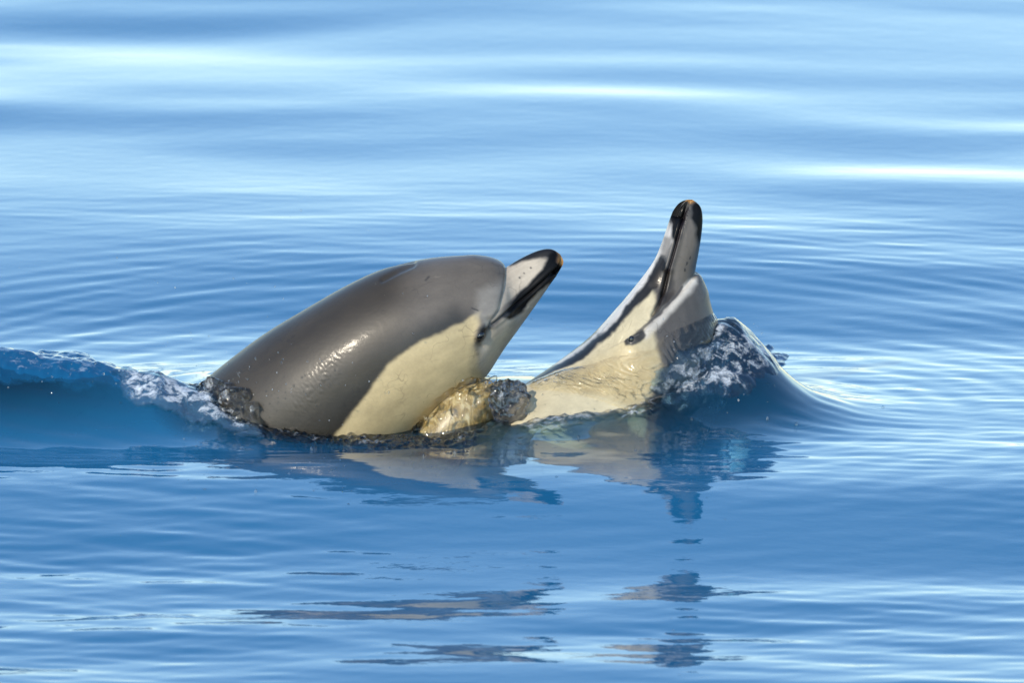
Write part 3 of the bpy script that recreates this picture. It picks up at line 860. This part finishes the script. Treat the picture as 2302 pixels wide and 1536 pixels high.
# running water over the right dolphin
c2 = np.array([1400.0, 870.0])
def f_run(p, mm):
    return mm * (0.003 + 0.002 * ridged(p * np.array([1, 1, 1.6]), 16, 25, 2) + 0.0007 * np.sin(fbs(p, 9, 30, 2) * 34))
m = signed_mask(D2.auth + np.stack([fbm(z3(D2.auth / 25.0), 3, 3), fbm(z3(D2.auth / 25.0), 4, 3)], -1) * 12, [(1490, 815), (1550, 775), (1640, 740), (1700, 900), (1560, 950), (1500, 920), (1465, 880)], 14) * (D2.TH > -0.3)
tag(film('splash', D2, m, lambda p, mm: mm * (0.008 + 0.014 * ridged(p, 14, 81, 2) + 0.004 * fbs(p, 50, 82, 3)), M_DOME, 0.6),
    'glassy white water breaking against the side of the right dolphin', 'splash', kind='stuff')
m = signed_mask(D2.auth, [(1480, 770), (1520, 730), (1620, 700), (1700, 800), (1650, 1000), (1400, 1000), (1200, 1000), (1180, 960), (1260, 880), (1380, 800)], 14) * (np.abs(D2.TB) < 3.0) * (D2.TH > -0.6)
tag(film('running_water', D2, m, f_run, M_FILM, 0.25), 'thin sheet of clear water running over the flank of the right dolphin', 'water', kind='stuff')
def f_dome(P, m):
    q = z3(P)
    return m * (0.003 + 0.009 * ridged(q, 10, 33, 2) + 0.003 * fbs(q, 38, 34, 3)) - 0.001
tag(sheet('splash', [(1500, 800), (1560, 770), (1640, 748), (1700, 762), (1745, 800), (1755, 840), (1700, 878), (1620, 895), (1540, 900), (1490, 905), (1470, 880), (1480, 830)], 0.03, 0.003, f_dome, M_DOME, 0.74),
    'glittering white splash on the water heaped behind the right dolphin', 'splash', kind='stuff')
# rim of churned water along the waterline of the left dolphin
def f_rim(P, m):
    q = z3(P)
    return m * (0.004 + 0.008 * ridged(q, 40, 43, 2) + 0.004 * fbs(q, 110, 44, 2)) - 0.001
tag(sheet('splash', [(560, 958), (640, 972), (760, 980), (880, 985), (980, 985), (1060, 975), (1120, 945), (1160, 925), (1165, 950), (1120, 985), (1040, 1006), (930, 1006), (800, 1004), (680, 996), (560, 975)], 0.02, 0.003, f_rim, M_SPLASH, 0.45),
    'low churned rim of water along the waterline of the left dolphin', 'splash', kind='stuff')
def f_rim2(P, m):
    q = z3(P)
    return m * (0.002 + 0.005 * ridged(q, 22, 143, 2) + 0.003 * fbs(q, 70, 144, 2)) - 0.001
tag(sheet('foam', [(1170, 950), (1250, 938), (1350, 922), (1440, 900), (1480, 880), (1500, 900), (1450, 932), (1340, 956), (1240, 968), (1175, 968)], 0.03, 0.003, f_rim2, M_FILM, 0.75),
    'thin line of bubbles along the waterline of the right dolphin', 'foam', kind='stuff')
def blob(name, ctr, rad, amp, seed, mat, foam=0.3, sq=28.0):
    nu, nv = 90, 60
    f, t = np.meshgrid(np.linspace(0, math.pi, nv), np.linspace(0, 2 * math.pi, nu, endpoint=False), indexing='ij')
    d = np.stack([np.sin(f) * np.cos(t), np.sin(f) * np.sin(t), np.cos(f)], -1)
    v = d * np.array(rad)
    w = ctr + v
    k = 1 + amp * (ridged(w, sq, seed, 2) - 0.6) + amp * 0.6 * fbs(w, sq * 3, seed + 1, 2)
    v = ctr + v * k[..., None]
    return mesh_obj(name, v.reshape(-1, 3), grid_faces(nv, nu)[:, ::-1], mat, attrs={'foam': np.full(nu * nv, foam), 'edge': np.ones(nu * nv)})
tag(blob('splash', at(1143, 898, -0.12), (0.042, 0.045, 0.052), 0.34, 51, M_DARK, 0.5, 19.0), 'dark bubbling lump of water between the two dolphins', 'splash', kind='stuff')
_n = 70
_c = (_r + _e) / 2
_f, _t = np.meshgrid(np.linspace(0, math.pi, _n), np.linspace(0, 2 * math.pi, 110, endpoint=False), indexing='ij')
_v = _ax * 1.03 * np.cos(_f)[..., None] + _b * 0.074 * (np.sin(_f) * np.cos(_t))[..., None] + np.array([0, 0.07, 0]) * (np.sin(_f) * np.sin(_t))[..., None]
_w = _c + _v
_v = _c + _v * (1 + 0.2 * (ridged(_w * np.array([1.4, 1, .8]), 24, 71, 2) - 0.5) + 0.10 * fbs(_w, 80, 72, 2))[..., None]
tag(mesh_obj('splash', _v.reshape(-1, 3), grid_faces(_n, 110), M_FILM, attrs={'foam': np.full(_n * 110, 0.35), 'edge': np.ones(_n * 110)}),
    'clear golden looking water swirling under the chest of the left dolphin', 'splash', kind='stuff')
# flying drops
rg = np.random.default_rng(5)
ico = bmesh.new(); bmesh.ops.create_icosphere(ico, subdivisions=2, radius=1.0)
iv = np.array([v.co[:] for v in ico.verts]); it = np.array([[v.index for v in f.verts] for f in ico.faces]); ico.free()
dv, dfc = [], []
for x0, y0, sx, sy, n in ((550, 850, 90, 35, 60), (1640, 800, 90, 50, 60), (1140, 880, 50, 40, 16), (250, 830, 150, 30, 45), (760, 930, 130, 60, 18), (600, 650, 300, 100, 30), (1250, 940, 200, 40, 12)):
    for q in range(n):
        c = at(x0 + rg.normal(0, sx), y0 + rg.normal(0, sy), -0.22 + rg.normal(0, 0.03))
        if c[2] < Hat(c[0], c[1]) + 0.006: continue
        r = 0.0008 + 0.0016 * rg.random() ** 2
        dfc.append(it + len(dv) * len(iv)); dv.append(iv * r * np.array([1, 1, 1 + 0.5 * rg.random()]) + c)
for px, py, hh in ((1790, 958, 0.011), (952, 1030, 0.010), (1022, 1022, 0.008), (1172, 1030, 0.009), (1555, 945, 0.009), (1725, 945, 0.008), (575, 1108, 0.008), (1300, 985, 0.006), (1195, 718, 0.003), (1985, 916, 0.004), (1462, 930, 0.007), (870, 1010, 0.008), (700, 1012, 0.007)):
    c = hit(px, py)
    dfc.append(it + len(dv) * len(iv)); dv.append(iv * np.array([0.003, 0.003, hh]) + c)
for x0, y0, sx, sy, n in ((690, 1060, 70, 40, 30), (1560, 1030, 60, 60, 30), (1690, 1000, 40, 30, 12), (400, 1000, 200, 50, 22), (1100, 1060, 200, 50, 16), (1535, 1300, 12, 90, 12), (300, 880, 120, 40, 20)):  # floating bubbles added to imitate sun glints on the water
    for q in range(n):
        c = hit(x0 + rg.normal(0, sx), y0 + rg.normal(0, sy)); r = 0.0012 + 0.0022 * rg.random() ** 2
        dfc.append(it + len(dv) * len(iv)); dv.append(iv * r * np.array([1, 1, 0.8]) + c)
dr = mesh_obj('water_drops', np.concatenate(dv), np.concatenate(dfc), M_FILM, attrs={'foam': np.full(len(dv) * len(iv), 0.6), 'edge': np.ones(len(dv) * len(iv))})
tag(dr, 'tiny drops of water flying around the splashes, and floating bubbles added as sun glints', 'drops', kind='stuff')
